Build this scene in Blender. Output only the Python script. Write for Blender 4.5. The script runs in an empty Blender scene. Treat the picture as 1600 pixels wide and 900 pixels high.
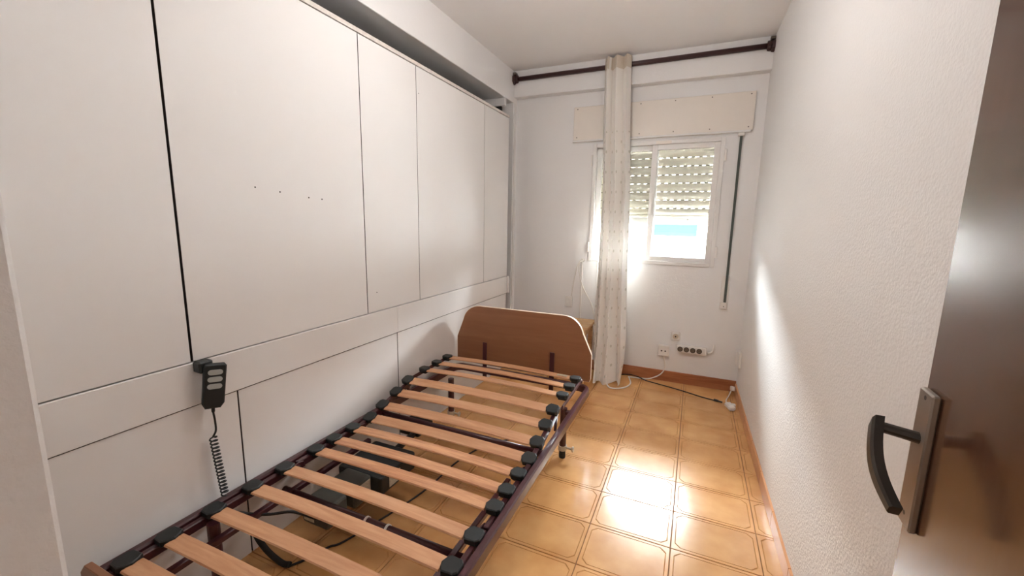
import bpy, bmesh, math, random
from mathutils import Vector, Matrix
random.seed(7)
PI = math.pi
scene = bpy.context.scene
C = scene.collection

# ------------------------------------------------------------------ camera
H = 1.27
F_PX, YAW, PITCH, ROLL = 648.26, 0.41262, 0.16098, 0.017456
fwd = Vector((-math.sin(YAW)*math.cos(PITCH), math.cos(YAW)*math.cos(PITCH), -math.sin(PITCH)))
rt = Vector((math.cos(YAW), math.sin(YAW), 0)); up = rt.cross(fwd)
r2 = math.cos(ROLL)*rt + math.sin(ROLL)*up
u2 = -math.sin(ROLL)*rt + math.cos(ROLL)*up
cam_d = bpy.data.cameras.new('camera'); cam = bpy.data.objects.new('camera', cam_d); C.objects.link(cam)
cam_d.sensor_fit = 'HORIZONTAL'; cam_d.sensor_width = 36.0; cam_d.lens = F_PX/1600*36
cam_d.clip_start = 0.02; cam_d.clip_end = 200
cam.matrix_world = Matrix(((r2.x, u2.x, -fwd.x, 0), (r2.y, u2.y, -fwd.y, 0), (r2.z, u2.z, -fwd.z, H), (0, 0, 0, 1)))
scene.camera = cam

# ------------------------------------------------------------------ light
world = bpy.data.worlds.new('world'); scene.world = world; world.use_nodes = True
bg = world.node_tree.nodes['Background']
bg.inputs['Color'].default_value = (0.90, 0.955, 1.0, 1); bg.inputs['Strength'].default_value = 32.0

def area(name, loc, rot, sx, sy, power, col, portal=False):
    d = bpy.data.lights.new(name, 'AREA'); d.shape = 'RECTANGLE'; d.size = sx; d.size_y = sy
    d.energy = power; d.color = col
    if portal: d.cycles.is_portal = True
    o = bpy.data.objects.new(name, d); C.objects.link(o); o.location = loc; o.rotation_euler = rot
    return o
area('window_portal', (-0.335, 3.585, 1.42), (-PI/2, 0, 0), 0.92, 0.92, 1.0, (1, 1, 1), True)
FILL_LOC = (-0.52, 1.55, 2.26)
fill_d = bpy.data.lights.new('room_fill_light', 'POINT'); fill_d.energy = 3.6; fill_d.shadow_soft_size = 0.13; fill_d.color = (1.0, 0.955, 0.92)  # unseen fill light, added to even out the room
fill_o = bpy.data.objects.new('room_fill_light', fill_d); C.objects.link(fill_o); fill_o.location = FILL_LOC

hall_d = bpy.data.lights.new('hall_fill_light', 'POINT'); hall_d.energy = 8.5; hall_d.shadow_soft_size = 0.12; hall_d.color = (1.0, 0.955, 0.92)  # unseen fill light, added to lift the door jamb
hall_o = bpy.data.objects.new('hall_fill_light', hall_d); C.objects.link(hall_o); hall_o.location = (-1.60, -0.60, 2.20)

vs = scene.view_settings
vs.view_transform = 'Standard'; vs.look = 'None'; vs.gamma = 1.0; vs.use_curve_mapping = False
vs.exposure = 2.35
scene.cycles.diffuse_bounces = 5; scene.cycles.glossy_bounces = 3; scene.cycles.max_bounces = 8; scene.cycles.transparent_max_bounces = 12

# ------------------------------------------------------------------ materials
def srgb(r, g, b):
    f = lambda c: (c/255/12.92) if c/255 <= 0.04045 else ((c/255+0.055)/1.055)**2.4
    return (f(r), f(g), f(b), 1)

def new_mat(name):
    m = bpy.data.materials.new(name); m.use_nodes = True
    nt = m.node_tree; return m, nt, nt.nodes['Principled BSDF']

def plain(name, col, rough=0.5, metal=0.0, var=0.05, vscale=20, bump=0.0, bscale=80, coat=0.0, stretch=None, spec=None):
    m, nt, p = new_mat(name); N = nt.nodes; L = nt.links
    tc = N.new('ShaderNodeTexCoord'); mp = N.new('ShaderNodeMapping'); L.new(tc.outputs['Object'], mp.inputs['Vector'])
    if stretch: mp.inputs['Scale'].default_value = stretch
    nz = N.new('ShaderNodeTexNoise'); nz.inputs['Scale'].default_value = vscale; nz.inputs['Detail'].default_value = 4
    L.new(mp.outputs['Vector'], nz.inputs['Vector'])
    mx = N.new('ShaderNodeMix'); mx.data_type = 'RGBA'
    mx.inputs['A'].default_value = tuple(c*(1-var) for c in col[:3])+(1,)
    mx.inputs['B'].default_value = tuple(min(1, c*(1+var)) for c in col[:3])+(1,)
    L.new(nz.outputs['Fac'], mx.inputs['Factor']); L.new(mx.outputs['Result'], p.inputs['Base Color'])
    p.inputs['Roughness'].default_value = rough; p.inputs['Metallic'].default_value = metal
    p.inputs['Coat Weight'].default_value = coat
    if spec is not None: p.inputs['Specular IOR Level'].default_value = spec
    if bump:
        b = N.new('ShaderNodeBump'); b.inputs['Strength'].default_value = bump; b.inputs['Distance'].default_value = 0.004
        nb = N.new('ShaderNodeTexNoise'); nb.inputs['Scale'].default_value = bscale; nb.inputs['Detail'].default_value = 3
        L.new(mp.outputs['Vector'], nb.inputs['Vector'])
        L.new(nb.outputs['Fac'], b.inputs['Height']); L.new(b.outputs['Normal'], p.inputs['Normal'])
    return m

def wood(name, c1, c2, axis='X', scale=9, rough=0.45, coat=0.0, fine=1.0):
    m, nt, p = new_mat(name); N = nt.nodes; L = nt.links
    tc = N.new('ShaderNodeTexCoord'); oi = N.new('ShaderNodeObjectInfo')
    off = N.new('ShaderNodeVectorMath'); off.operation = 'SCALE'; off.inputs[0].default_value = (3.1, 7.7, 5.3)
    L.new(oi.outputs['Random'], off.inputs['Scale'])
    add = N.new('ShaderNodeVectorMath'); add.operation = 'ADD'
    L.new(tc.outputs['Object'], add.inputs[0]); L.new(off.outputs['Vector'], add.inputs[1])
    mp = N.new('ShaderNodeMapping'); L.new(add.outputs['Vector'], mp.inputs['Vector'])
    s = {'X': (1, 12, 12), 'Y': (12, 1, 12), 'Z': (12, 12, 1)}[axis]
    mp.inputs['Scale'].default_value = s
    n1 = N.new('ShaderNodeTexNoise'); n1.inputs['Scale'].default_value = scale*0.35; n1.inputs['Detail'].default_value = 6; n1.inputs['Distortion'].default_value = 1.2
    L.new(mp.outputs['Vector'], n1.inputs['Vector'])
    n2 = N.new('ShaderNodeTexNoise'); n2.inputs['Scale'].default_value = scale*2.5; n2.inputs['Detail'].default_value = 3
    L.new(mp.outputs['Vector'], n2.inputs['Vector'])
    av = N.new('ShaderNodeMath'); av.operation = 'MULTIPLY_ADD'; av.inputs[1].default_value = 0.35*fine
    L.new(n2.outputs['Fac'], av.inputs[0]); L.new(n1.outputs['Fac'], av.inputs[2])
    rp = N.new('ShaderNodeValToRGB'); rp.color_ramp.elements[0].position = 0.45; rp.color_ramp.elements[1].position = 0.85
    rp.color_ramp.elements[0].color = c1; rp.color_ramp.elements[1].color = c2
    L.new(av.outputs[0], rp.inputs['Fac']); L.new(rp.outputs['Color'], p.inputs['Base Color'])
    p.inputs['Roughness'].default_value = rough; p.inputs['Coat Weight'].default_value = coat
    p.inputs['Coat Roughness'].default_value = 0.12
    return m

def plaster(name, col, strength, scale=55, rough=0.6):
    m, nt, p = new_mat(name); N = nt.nodes; L = nt.links
    tc = N.new('ShaderNodeTexCoord')
    n1 = N.new('ShaderNodeTexNoise'); n1.inputs['Scale'].default_value = scale; n1.inputs['Detail'].default_value = 4; n1.inputs['Roughness'].default_value = 0.6
    vo = N.new('ShaderNodeTexVoronoi'); vo.inputs['Scale'].default_value = scale*1.6; vo.feature = 'SMOOTH_F1'
    n3 = N.new('ShaderNodeTexNoise'); n3.inputs['Scale'].default_value = 2.2; n3.inputs['Detail'].default_value = 3
    for n in (n1, vo, n3): L.new(tc.outputs['Object'], n.inputs['Vector'])
    ad = N.new('ShaderNodeMath'); ad.operation = 'MULTIPLY_ADD'; ad.inputs[1].default_value = 0.6
    L.new(vo.outputs['Distance'], ad.inputs[0]); L.new(n1.outputs['Fac'], ad.inputs[2])
    b = N.new('ShaderNodeBump'); b.inputs['Strength'].default_value = strength; b.inputs['Distance'].default_value = 0.008
    L.new(ad.outputs[0], b.inputs['Height']); L.new(b.outputs['Normal'], p.inputs['Normal'])
    mx = N.new('ShaderNodeMix'); mx.data_type = 'RGBA'
    mx.inputs['A'].default_value = tuple(c*0.95 for c in col[:3])+(1,); mx.inputs['B'].default_value = col
    L.new(n3.outputs['Fac'], mx.inputs['Factor']); L.new(mx.outputs['Result'], p.inputs['Base Color'])
    p.inputs['Roughness'].default_value = rough
    return m

M = {}
WALL = (0.855, 0.85, 0.848, 1)
M['wall'] = plaster('wall_paint', WALL, 0.10, 60)
M['wall_smooth'] = plaster('smooth_wall_paint', (0.86, 0.85, 0.845, 1), 0.04, 40)
M['jamb'] = plaster('jamb_plaster', (0.80, 0.79, 0.78, 1), 0.22, 75, 0.6)
M['gotele'] = plaster('rough_plaster', (0.825, 0.815, 0.805, 1), 0.27, 90, 0.6)
M['ceiling'] = plaster('ceiling_paint', (0.92, 0.915, 0.91, 1), 0.03, 40)
M['panel'] = plain('white_panel_paint', (0.79, 0.77, 0.755, 1), 0.6, var=0.03, vscale=2.5, bump=0.05, bscale=14)
M['panel_edge'] = plain('stained_white_edge', (0.72, 0.67, 0.62, 1), 0.5, var=0.25, vscale=40)
M['dark_gap'] = plain('dark_gap_shade', (0.03, 0.026, 0.022, 1), 0.8)
M['black'] = plain('black_void_shade', (0.006, 0.006, 0.006, 1), 0.8)
M['tile'] = None
M['maroon'] = plain('maroon_lacquered_steel', srgb(72, 34, 40), 0.28, 0.0, var=0.1, coat=0.3)
M['rod'] = plain('dark_brown_rod', srgb(62, 36, 36), 0.35, var=0.15)
M['cap'] = plain('black_green_plastic', srgb(25, 30, 31), 0.45, var=0.08)
M['rubber'] = plain('black_rubber', srgb(30, 30, 28), 0.7)
M['slat'] = wood('beech_slat', srgb(196, 142, 102), srgb(218, 168, 128), 'X', 9, 0.42, 0.0, 0.6)
M['slat_oak'] = wood('grained_slat', srgb(172, 112, 76), srgb(214, 160, 118), 'X', 7, 0.42, 0.0, 1.2)
M['headwood'] = wood('beech_laminate', srgb(138, 92, 62), srgb(152, 104, 72), 'X', 4, 0.4, 0.0, 0.4)
M['edge'] = plain('cream_edge_band', srgb(236, 220, 196), 0.4)
M['white_plastic'] = plain('white_plastic', (0.82, 0.80, 0.77, 1), 0.35, var=0.02)
M['white_alu'] = plain('white_aluminium', (0.80, 0.785, 0.765, 1), 0.35, var=0.03)
M['box'] = plain('cream_shutter_box', (0.82, 0.765, 0.70, 1), 0.45, var=0.02)
M['slatplastic'] = plain('cream_shutter_plastic', (0.68, 0.63, 0.52, 1), 0.5, var=0.03)
M['bar_alu'] = plain('beige_aluminium_bar', (0.40, 0.375, 0.32, 1), 0.5)
M['link'] = plain('shaded_shutter_link', (0.16, 0.14, 0.11, 1), 0.6)  # dark colour carries the shade of the recessed tabs
M['strap'] = plain('grey_green_strap', srgb(84, 90, 86), 0.8, var=0.2, vscale=200)
M['grey'] = plain('pale_grey_button', srgb(168, 170, 166), 0.5)
M['graphite'] = plain('grey_motor_plastic', srgb(72, 72, 66), 0.5, var=0.15)
M['label'] = plain('paper_label', srgb(190, 180, 160), 0.6, var=0.35, vscale=160)
M['ivory'] = plain('ivory_plastic', srgb(206, 192, 170), 0.45)
M['white_cable'] = plain('white_cable_jacket', srgb(236, 232, 226), 0.45)
M['black_cable'] = plain('black_cable_jacket', srgb(28, 24, 22), 0.5)
M['dark_hole'] = plain('socket_dark', srgb(60, 54, 48), 0.5)
M['steel'] = plain('screw_steel', srgb(120, 112, 104), 0.35, 0.8)
M['stool'] = wood('pale_rough_pine', srgb(170, 130, 88), srgb(214, 178, 134), 'X', 9, 0.7)
M['baseboard'] = wood('brown_skirting', srgb(150, 88, 52), srgb(182, 116, 76), 'X', 6, 0.35, 0.2)
M['skirt_tile'] = plain('tan_skirting_tile', srgb(206, 150, 104), 0.3, var=0.08, vscale=8)
M['door'] = wood('dark_varnished_door', srgb(72, 44, 28), srgb(94, 62, 42), 'Z', 14, 0.25, 0.4, 0.5)
M['plate'] = plain('bronze_plate', srgb(150, 138, 128), 0.35, 0.7, var=0.08)
M['lever'] = plain('dark_bronze_lever', srgb(62, 58, 54), 0.38, 0.6, var=0.1)
M['grout'] = plain('brown_grout', srgb(140, 98, 62), 0.8)
M['brown_floor'] = plain('hall_floor', srgb(190, 140, 90), 0.5)
M['ext_grey'] = plain('dimmed_render', (0.06, 0.056, 0.05, 1), 0.9, spec=0.0)  # upper storey darkened to dim the view through the shutter slots
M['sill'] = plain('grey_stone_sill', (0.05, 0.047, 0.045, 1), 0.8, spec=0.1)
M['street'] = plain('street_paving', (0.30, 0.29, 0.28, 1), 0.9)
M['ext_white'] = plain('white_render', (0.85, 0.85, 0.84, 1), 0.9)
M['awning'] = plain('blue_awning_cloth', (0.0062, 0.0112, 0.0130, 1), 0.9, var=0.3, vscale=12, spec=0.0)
M['lamp'] = plain('opal_glass', (0.85, 0.83, 0.8, 1), 0.3)

# glossy floor tile
def tile_mat():
    m, nt, p = new_mat('tan_glazed_tile'); N = nt.nodes; L = nt.links
    tc = N.new('ShaderNodeTexCoord'); oi = N.new('ShaderNodeObjectInfo')
    n = N.new('ShaderNodeTexNoise'); n.inputs['Scale'].default_value = 6; n.inputs['Detail'].default_value = 5
    ad = N.new('ShaderNodeVectorMath'); ad.operation = 'ADD'
    L.new(tc.outputs['Object'], ad.inputs[0]); L.new(oi.outputs['Location'], ad.inputs[1]); L.new(ad.outputs['Vector'], n.inputs['Vector'])
    rp = N.new('ShaderNodeValToRGB'); rp.color_ramp.elements[0].position = 0.3; rp.color_ramp.elements[1].position = 0.75
    rp.color_ramp.elements[0].color = srgb(204, 148, 90); rp.color_ramp.elements[1].color = srgb(228, 178, 120)
    L.new(n.outputs['Fac'], rp.inputs['Fac'])
    hsv = N.new('ShaderNodeHueSaturation'); L.new(rp.outputs['Color'], hsv.inputs['Color'])
    mr = N.new('ShaderNodeMapRange'); mr.inputs['To Min'].default_value = 0.93; mr.inputs['To Max'].default_value = 1.06
    L.new(oi.outputs['Random'], mr.inputs['Value']); L.new(mr.outputs['Result'], hsv.inputs['Value'])
    L.new(hsv.outputs['Color'], p.inputs['Base Color'])
    p.inputs['Roughness'].default_value = 0.22; p.inputs['Specular IOR Level'].default_value = 0.5
    nb = N.new('ShaderNodeTexNoise'); nb.inputs['Scale'].default_value = 9; nb.inputs['Detail'].default_value = 2
    L.new(ad.outputs['Vector'], nb.inputs['Vector'])
    b = N.new('ShaderNodeBump'); b.inputs['Strength'].default_value = 0.10; b.inputs['Distance'].default_value = 0.01
    L.new(nb.outputs['Fac'], b.inputs['Height']); L.new(b.outputs['Normal'], p.inputs['Normal'])
    return m
M['tile'] = tile_mat()

def glass_mat():
    m = bpy.data.materials.new('window_glass'); m.use_nodes = True; nt = m.node_tree; N = nt.nodes; L = nt.links
    N.remove(N['Principled BSDF']); out = N['Material Output']
    t = N.new('ShaderNodeBsdfTransparent'); t.inputs['Color'].default_value = (0.96, 0.97, 0.965, 1)
    g = N.new('ShaderNodeBsdfGlossy'); g.inputs['Roughness'].default_value = 0.0
    fr = N.new('ShaderNodeFresnel'); fr.inputs['IOR'].default_value = 1.45
    mx = N.new('ShaderNodeMixShader'); L.new(fr.outputs['Fac'], mx.inputs['Fac']); L.new(t.outputs[0], mx.inputs[1]); L.new(g.outputs[0], mx.inputs[2])
    L.new(mx.outputs[0], out.inputs['Surface'])
    return m
M['glass'] = glass_mat()

def curtain_mat():
    m, nt, p = new_mat('cream_dotted_voile'); N = nt.nodes; L = nt.links
    uv = N.new('ShaderNodeUVMap'); sp = N.new('ShaderNodeSeparateXYZ'); L.new(uv.outputs['UV'], sp.inputs['Vector'])
    def math_(op, a, b=None):
        n = N.new('ShaderNodeMath'); n.operation = op
        for i, v in enumerate((a, b)):
            if v is None: continue
            if isinstance(v, (int, float)): n.inputs[i].default_value = v
            else: L.new(v, n.inputs[i])
        return n.outputs[0]
    def dots(ou, ov):
        fu = math_('SUBTRACT', math_('FRACT', math_('MULTIPLY', math_('ADD', sp.outputs['X'], ou), 1/0.15)), 0.5)
        fv = math_('SUBTRACT', math_('FRACT', math_('MULTIPLY', math_('ADD', sp.outputs['Y'], ov), 1/0.15)), 0.5)
        d = math_('SQRT', math_('ADD', math_('MULTIPLY', fu, fu), math_('MULTIPLY', fv, fv)))
        return math_('LESS_THAN', d, 0.075)
    dd = math_('MAXIMUM', dots(0.0, 0.0), dots(0.075, 0.075))
    low = math_('LESS_THAN', sp.outputs['Y'], 1.95)
    dd = math_('MULTIPLY', dd, low)
    nz = N.new('ShaderNodeTexNoise'); nz.inputs['Scale'].default_value = 3
    mx = N.new('ShaderNodeMix'); mx.data_type = 'RGBA'
    mx.inputs['A'].default_value = (0.88, 0.85, 0.805, 1); mx.inputs['B'].default_value = (0.66, 0.63, 0.56, 1)
    L.new(dd, mx.inputs['Factor'])
    L.new(mx.outputs['Result'], p.inputs['Base Color'])
    p.inputs['Roughness'].default_value = 0.9
    tr = N.new('ShaderNodeBsdfTranslucent'); L.new(mx.outputs['Result'], tr.inputs['Color'])
    ms = N.new('ShaderNodeMixShader'); ms.inputs['Fac'].default_value = 0.02
    out = N['Material Output']; L.new(p.outputs[0], ms.inputs[1]); L.new(tr.outputs[0], ms.inputs[2]); L.new(ms.outputs[0], out.inputs['Surface'])
    return m
M['curtain'] = curtain_mat()

def brick_mat():
    m, nt, p = new_mat('far_brickwork'); N = nt.nodes; L = nt.links
    tc = N.new('ShaderNodeTexCoord'); mp = N.new('ShaderNodeMapping'); mp.inputs['Rotation'].default_value = (PI/2, 0, 0)
    L.new(tc.outputs['Object'], mp.inputs['Vector'])
    b = N.new('ShaderNodeTexBrick'); b.inputs['Scale'].default_value = 1.0
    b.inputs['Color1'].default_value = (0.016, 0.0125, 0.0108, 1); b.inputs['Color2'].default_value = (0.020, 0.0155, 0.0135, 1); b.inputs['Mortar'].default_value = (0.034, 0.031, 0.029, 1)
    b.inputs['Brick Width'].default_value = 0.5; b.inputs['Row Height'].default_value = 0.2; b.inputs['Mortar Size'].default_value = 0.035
    L.new(mp.outputs['Vector'], b.inputs['Vector']); L.new(b.outputs['Color'], p.inputs['Base Color'])
    p.inputs['Roughness'].default_value = 0.9; p.inputs['Specular IOR Level'].default_value = 0.0
    return m
M['brick'] = brick_mat()

# ------------------------------------------------------------------ helpers
ORIGIN = {}
def thing(name, label, cat, loc, group=None, kind=None):
    o = bpy.data.objects.new(name, None); C.objects.link(o); o.location = loc; o.empty_display_size = 0.05
    if label: o['label'] = label
    if cat: o['category'] = cat
    if group: o['group'] = group
    if kind: o['kind'] = kind
    ORIGIN[o.name] = Vector(loc)
    return o

def obj(name, bm, mat, parent=None, label=None, cat=None, group=None, kind=None, smooth=False, mats=None):
    """bm is in world coordinates"""
    me = bpy.data.meshes.new(name)
    bmesh.ops.recalc_face_normals(bm, faces=bm.faces[:]) if not getattr(bm, 'keep', False) else None
    if parent is not None: org = ORIGIN[parent.name]
    else:
        xs = [v.co for v in bm.verts]
        org = Vector(((min(v.x for v in xs)+max(v.x for v in xs))/2, (min(v.y for v in xs)+max(v.y for v in xs))/2, min(v.z for v in xs)))
    bmesh.ops.translate(bm, verts=bm.verts[:], vec=-org)
    bm.to_mesh(me); bm.free()
    for mm in (mats or [mat]): me.materials.append(M[mm] if isinstance(mm, str) else mm)
    if smooth:
        for p in me.polygons: p.use_smooth = True
    o = bpy.data.objects.new(name, me); C.objects.link(o)
    if parent is not None: o.parent = parent
    else: o.location = org
    ORIGIN[o.name] = org
    if label: o['label'] = label
    if cat: o['category'] = cat
    if group: o['group'] = group
    if kind: o['kind'] = kind
    return o

def box(x0, x1, y0, y1, z0, z1, bev=0.0, bm=None, seg=1):
    b = bmesh.new()
    vs_ = [b.verts.new((x, y, z)) for z in (z0, z1) for y in (y0, y1) for x in (x0, x1)]
    for f in ((0, 2, 3, 1), (4, 5, 7, 6), (0, 1, 5, 4), (2, 6, 7, 3), (0, 4, 6, 2), (1, 3, 7, 5)):
        b.faces.new([vs_[i] for i in f])
    if bev: bmesh.ops.bevel(b, geom=b.edges[:], offset=bev, segments=seg, affect='EDGES', profile=0.5)
    if bm is None: return b
    join(bm, b); return bm

def join(dst, src):
    me = bpy.data.meshes.new('tmp'); src.to_mesh(me); src.free(); dst.from_mesh(me); bpy.data.meshes.remove(me)

def xform(bm, mat): bmesh.ops.transform(bm, matrix=mat, verts=bm.verts[:]); return bm

def tube(pts, r, n=10, bm=None, cap=True, closed=False):
    """round tube along points; r number or list"""
    b = bmesh.new(); pts = [Vector(p) for p in pts]; m = len(pts)
    rs = r if isinstance(r, (list, tuple)) else [r]*m
    rings = []; nrm = None
    for i, p in enumerate(pts):
        if i == 0: t = pts[1]-p
        elif i == m-1: t = p-pts[i-1]
        else: t = (pts[i+1]-p).normalized()+(p-pts[i-1]).normalized()
        t.normalize()
        if nrm is None:
            a = Vector((0, 0, 1)) if abs(t.z) < 0.9 else Vector((1, 0, 0))
            nrm = t.cross(a).normalized()
        nrm = (nrm - t*nrm.dot(t)).normalized(); bn = t.cross(nrm)
        rings.append([b.verts.new(p+(nrm*math.cos(2*PI*k/n)+bn*math.sin(2*PI*k/n))*rs[i]) for k in range(n)])
    for i in range(m-1):
        for k in range(n): b.faces.new((rings[i][k], rings[i][(k+1) % n], rings[i+1][(k+1) % n], rings[i+1][k]))
    if cap:
        b.faces.new(rings[0][::-1]); b.faces.new(rings[-1])
    if bm is None: return b
    join(bm, b); return bm

def bar(p0, p1, w, h, bev=0.003, side=Vector((1, 0, 0))):
    """rectangular bar from p0 to p1, width w along `side`, height h across"""
    p0, p1 = Vector(p0), Vector(p1); t = (p1-p0); ln = t.length; t.normalize()
    s = (side - t*side.dot(t)).normalized(); u = s.cross(t)
    b = box(-w/2, w/2, 0, ln, -h/2, h/2, bev)
    mt = Matrix(((s.x, t.x, u.x, p0.x), (s.y, t.y, u.y, p0.y), (s.z, t.z, u.z, p0.z), (0, 0, 0, 1)))
    return xform(b, mt)

def spline(pts, n=8):
    """Catmull-Rom through points"""
    P = [Vector(p) for p in pts]; P = [P[0]*2-P[1]]+P+[P[-1]*2-P[-2]]; out = []
    for i in range(1, len(P)-2):
        for k in range(n):
            t = k/n; a, b_, c, d = P[i-1], P[i], P[i+1], P[i+2]
            out.append(0.5*((2*b_)+(c-a)*t+(2*a-5*b_+4*c-d)*t*t+(3*b_-a-3*c+d)*t**3))
    out.append(P[-2]); return out

def prism(poly, axis, a0, a1, bev=0.0):
    """extrude a 2-D polygon along an axis: axis 'y' -> poly in (x,z); 'x' -> (y,z); 'z' -> (x,y)"""
    b = bmesh.new()
    mk = {'y': lambda p, a: (p[0], a, p[1]), 'x': lambda p, a: (a, p[0], p[1]), 'z': lambda p, a: (p[0], p[1], a)}[axis]
    A = [b.verts.new(mk(p, a0)) for p in poly]; B = [b.verts.new(mk(p, a1)) for p in poly]; n = len(poly)
    b.faces.new(A[::-1]); b.faces.new(B)
    for i in range(n): b.faces.new((A[i], A[(i+1) % n], B[(i+1) % n], B[i]))
    if bev: 
        ed = [e for e in b.edges if (e.verts[0] in A) == (e.verts[1] in A)]
        bmesh.ops.bevel(b, geom=ed, offset=bev, segments=1, affect='EDGES')
    return b

# ------------------------------------------------------------------ room constants
YB = 3.467; ZC = 2.5; XC = -1.455; XN = -1.497
def xr(y): return 0.372+(YB-y)*0.0165       # right wall, slightly out of square
BX = -0.9725                                 # bed centre line

# ------------------------------------------------------------------ the setting
floor = obj('floor', box(-2.0, 0.62, 0.0, YB+0.2, -0.12, -0.0045), 'grout', kind='structure')
# floor tiles, each its own piece
TX, TY, GX0, GY0 = 0.321, 0.2335, 0.006, 1.363
def tile_bm(w, d):
    b = bmesh.new(); z = 0.0; dep = -0.0028
    def ring(ix, iy, ch, zz):
        x0, x1, y0, y1 = ix, w-ix, iy, d-iy
        return [b.verts.new(c+(zz,)) for c in ((x0+ch, y0), (x1-ch, y0), (x1, y0+ch), (x1, y1-ch), (x1-ch, y1), (x0+ch, y1), (x0, y1-ch), (x0, y0+ch))]
    g = 0.0016
    rings = [ring(g, g, 0.0015, -0.006), ring(g, g, 0.0015, -0.001), ring(g+0.0012, g+0.0012, 0.0015, z),
             ring(0.0135, 0.0135, 0.0215, z), ring(0.0152, 0.0152, 0.0215, dep), ring(0.0169, 0.0169, 0.0215, z)]
    for a, c in zip(rings, rings[1:]):
        for k in range(8): b.faces.new((a[k], a[(k+1) % 8], c[(k+1) % 8], c[k]))
    b.faces.new(rings[-1]); b.faces.new(rings[0][::-1])
    return b
full_me = bpy.data.meshes.new('tile'); tb = tile_bm(TX, TY); tb.to_mesh(full_me); tb.free(); full_me.materials.append(M['tile'])
for i in range(-5, 2):
    for j in range(-5, 10):
        x0, y0 = GX0+i*TX, GY0+j*TY
        if x0+TX < XC or x0 > 0.40 or y0 > YB-0.02: continue
        cut = []
        xw = xr(y0+TY/2)
        if x0+TX > xw-0.004: cut.append(((xw-0.004-x0, 0, 0), (1, 0, 0)))
        if y0+TY > YB: cut.append(((0, YB-0.002-y0, 0), (0, 1, 0)))
        if x0 < -1.60: cut.append(((-1.60-x0, 0, 0), (-1, 0, 0)))
        me = full_me
        if cut:
            b = tile_bm(TX, TY)
            for co, no in cut:
                bmesh.ops.bisect_plane(b, geom=b.verts[:]+b.edges[:]+b.faces[:], plane_co=co, plane_no=no, clear_outer=True)
            me = bpy.data.meshes.new('tile'); b.to_mesh(me); b.free(); me.materials.append(M['tile'])
        o = bpy.data.objects.new('tile', me); C.objects.link(o); o.parent = floor
        o.location = Vector((x0, y0, 0))-ORIGIN[floor.name]

obj('ceiling', box(-2.0, 0.62, -2.2, YB+0.2, ZC, ZC+0.1), 'ceiling', kind='structure')
# right wall (long thin wedge)
obj('wall_right', prism([(xr(0.02), 0.02), (xr(YB+0.2), YB+0.2), (0.62, YB+0.2), (0.62, 0.02)], 'z', -0.12, ZC), 'gotele', kind='structure')
# window wall with opening
WX0, WX1, WZ0, WZ1 = -0.818, 0.142, 0.945, 1.892
bw = bmesh.new()
for a in ((-2.0, WX0, -0.12, ZC), (WX1, 0.62, -0.12, ZC), (WX0, WX1, -0.12, WZ0), (WX0, WX1, WZ1, ZC)):
    box(a[0], a[1], YB, YB+0.2, a[2], a[3], bm=bw)
obj('wall_back', bw, 'wall', kind='structure')
obj('trim_1', box(-1.497, xr(YB)+0.004, YB-0.075, YB+0.001, 2.292, ZC+0.001, 0.004), 'wall', kind='structure')
# left: beam over the wardrobe niche, pier beside the window wall, back of the niche
obj('trim_2', box(-2.0, XN, 0.1, YB, 2.25, ZC+0.001, 0.003), 'wall_smooth', kind='structure')
wl = box(-2.0, XN, 3.385, YB, -0.12, 2.251)
box(-2.05, -2.0, 0.0, YB+0.2, -0.12, ZC, bm=wl)
obj('wall_left', wl, 'wall', kind='structure')
# entry wall beside the doorway, lintel over the doorway
we = box(-2.05, -0.402, -0.01, 0.1155, -0.12, ZC, 0.0035)
obj('wall_front', we, 'jamb', kind='structure')
# hall behind the camera
hw = box(-2.05, 1.5, -2.3, -2.2, -0.12, ZC)
box(-2.05, -1.95, -2.2, -0.01, -0.12, ZC, bm=hw); box(1.4, 1.5, -2.2, 0.02, -0.12, ZC, bm=hw)
box(0.62, 1.5, -0.08, 0.02, -0.12, ZC, bm=hw); box(0.62, 1.5, -2.2, 0.02, ZC, ZC+0.1, bm=hw)
obj('wall_hall', hw, 'wall', kind='structure')
hall_floor = obj('floor_hall', box(-2.05, 1.5, -2.2, 0.0, -0.12, -0.001), 'brown_floor', kind='structure')

# skirting
bb = obj('baseboard_back', box(-1.49, xr(YB)-0.002, YB-0.012, YB+0.001, 0.0, 0.088, 0.002), 'baseboard', kind='structure')
br = obj('baseboard_right', box(-0.011, 0.004, 0.9, 0.901, 0.0, 0.01), 'skirt_tile', kind='structure')
yy = 0.95
k = 0
while yy < YB-0.03:
    y1 = min(yy+0.3175, YB-0.014)
    b = bar((xr(yy)-0.0045, yy+0.0008, 0.036), (xr(y1)-0.0045, y1-0.0008, 0.036), 0.011, 0.072, 0.002)
    obj('skirting_tile', b, 'skirt_tile', br); yy = y1; k += 1
# first element of the run: give the parent a real body (mortar bed behind the skirting tiles)
bm_ = bar((xr(0.95)-0.001, 0.95, 0.034), (xr(YB-0.014)-0.001, YB-0.014, 0.034), 0.008, 0.066, 0.0)
org = ORIGIN[br.name]; bmesh.ops.translate(bm_, verts=bm_.verts[:], vec=-org); bm_.to_mesh(br.data); bm_.free()

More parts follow.
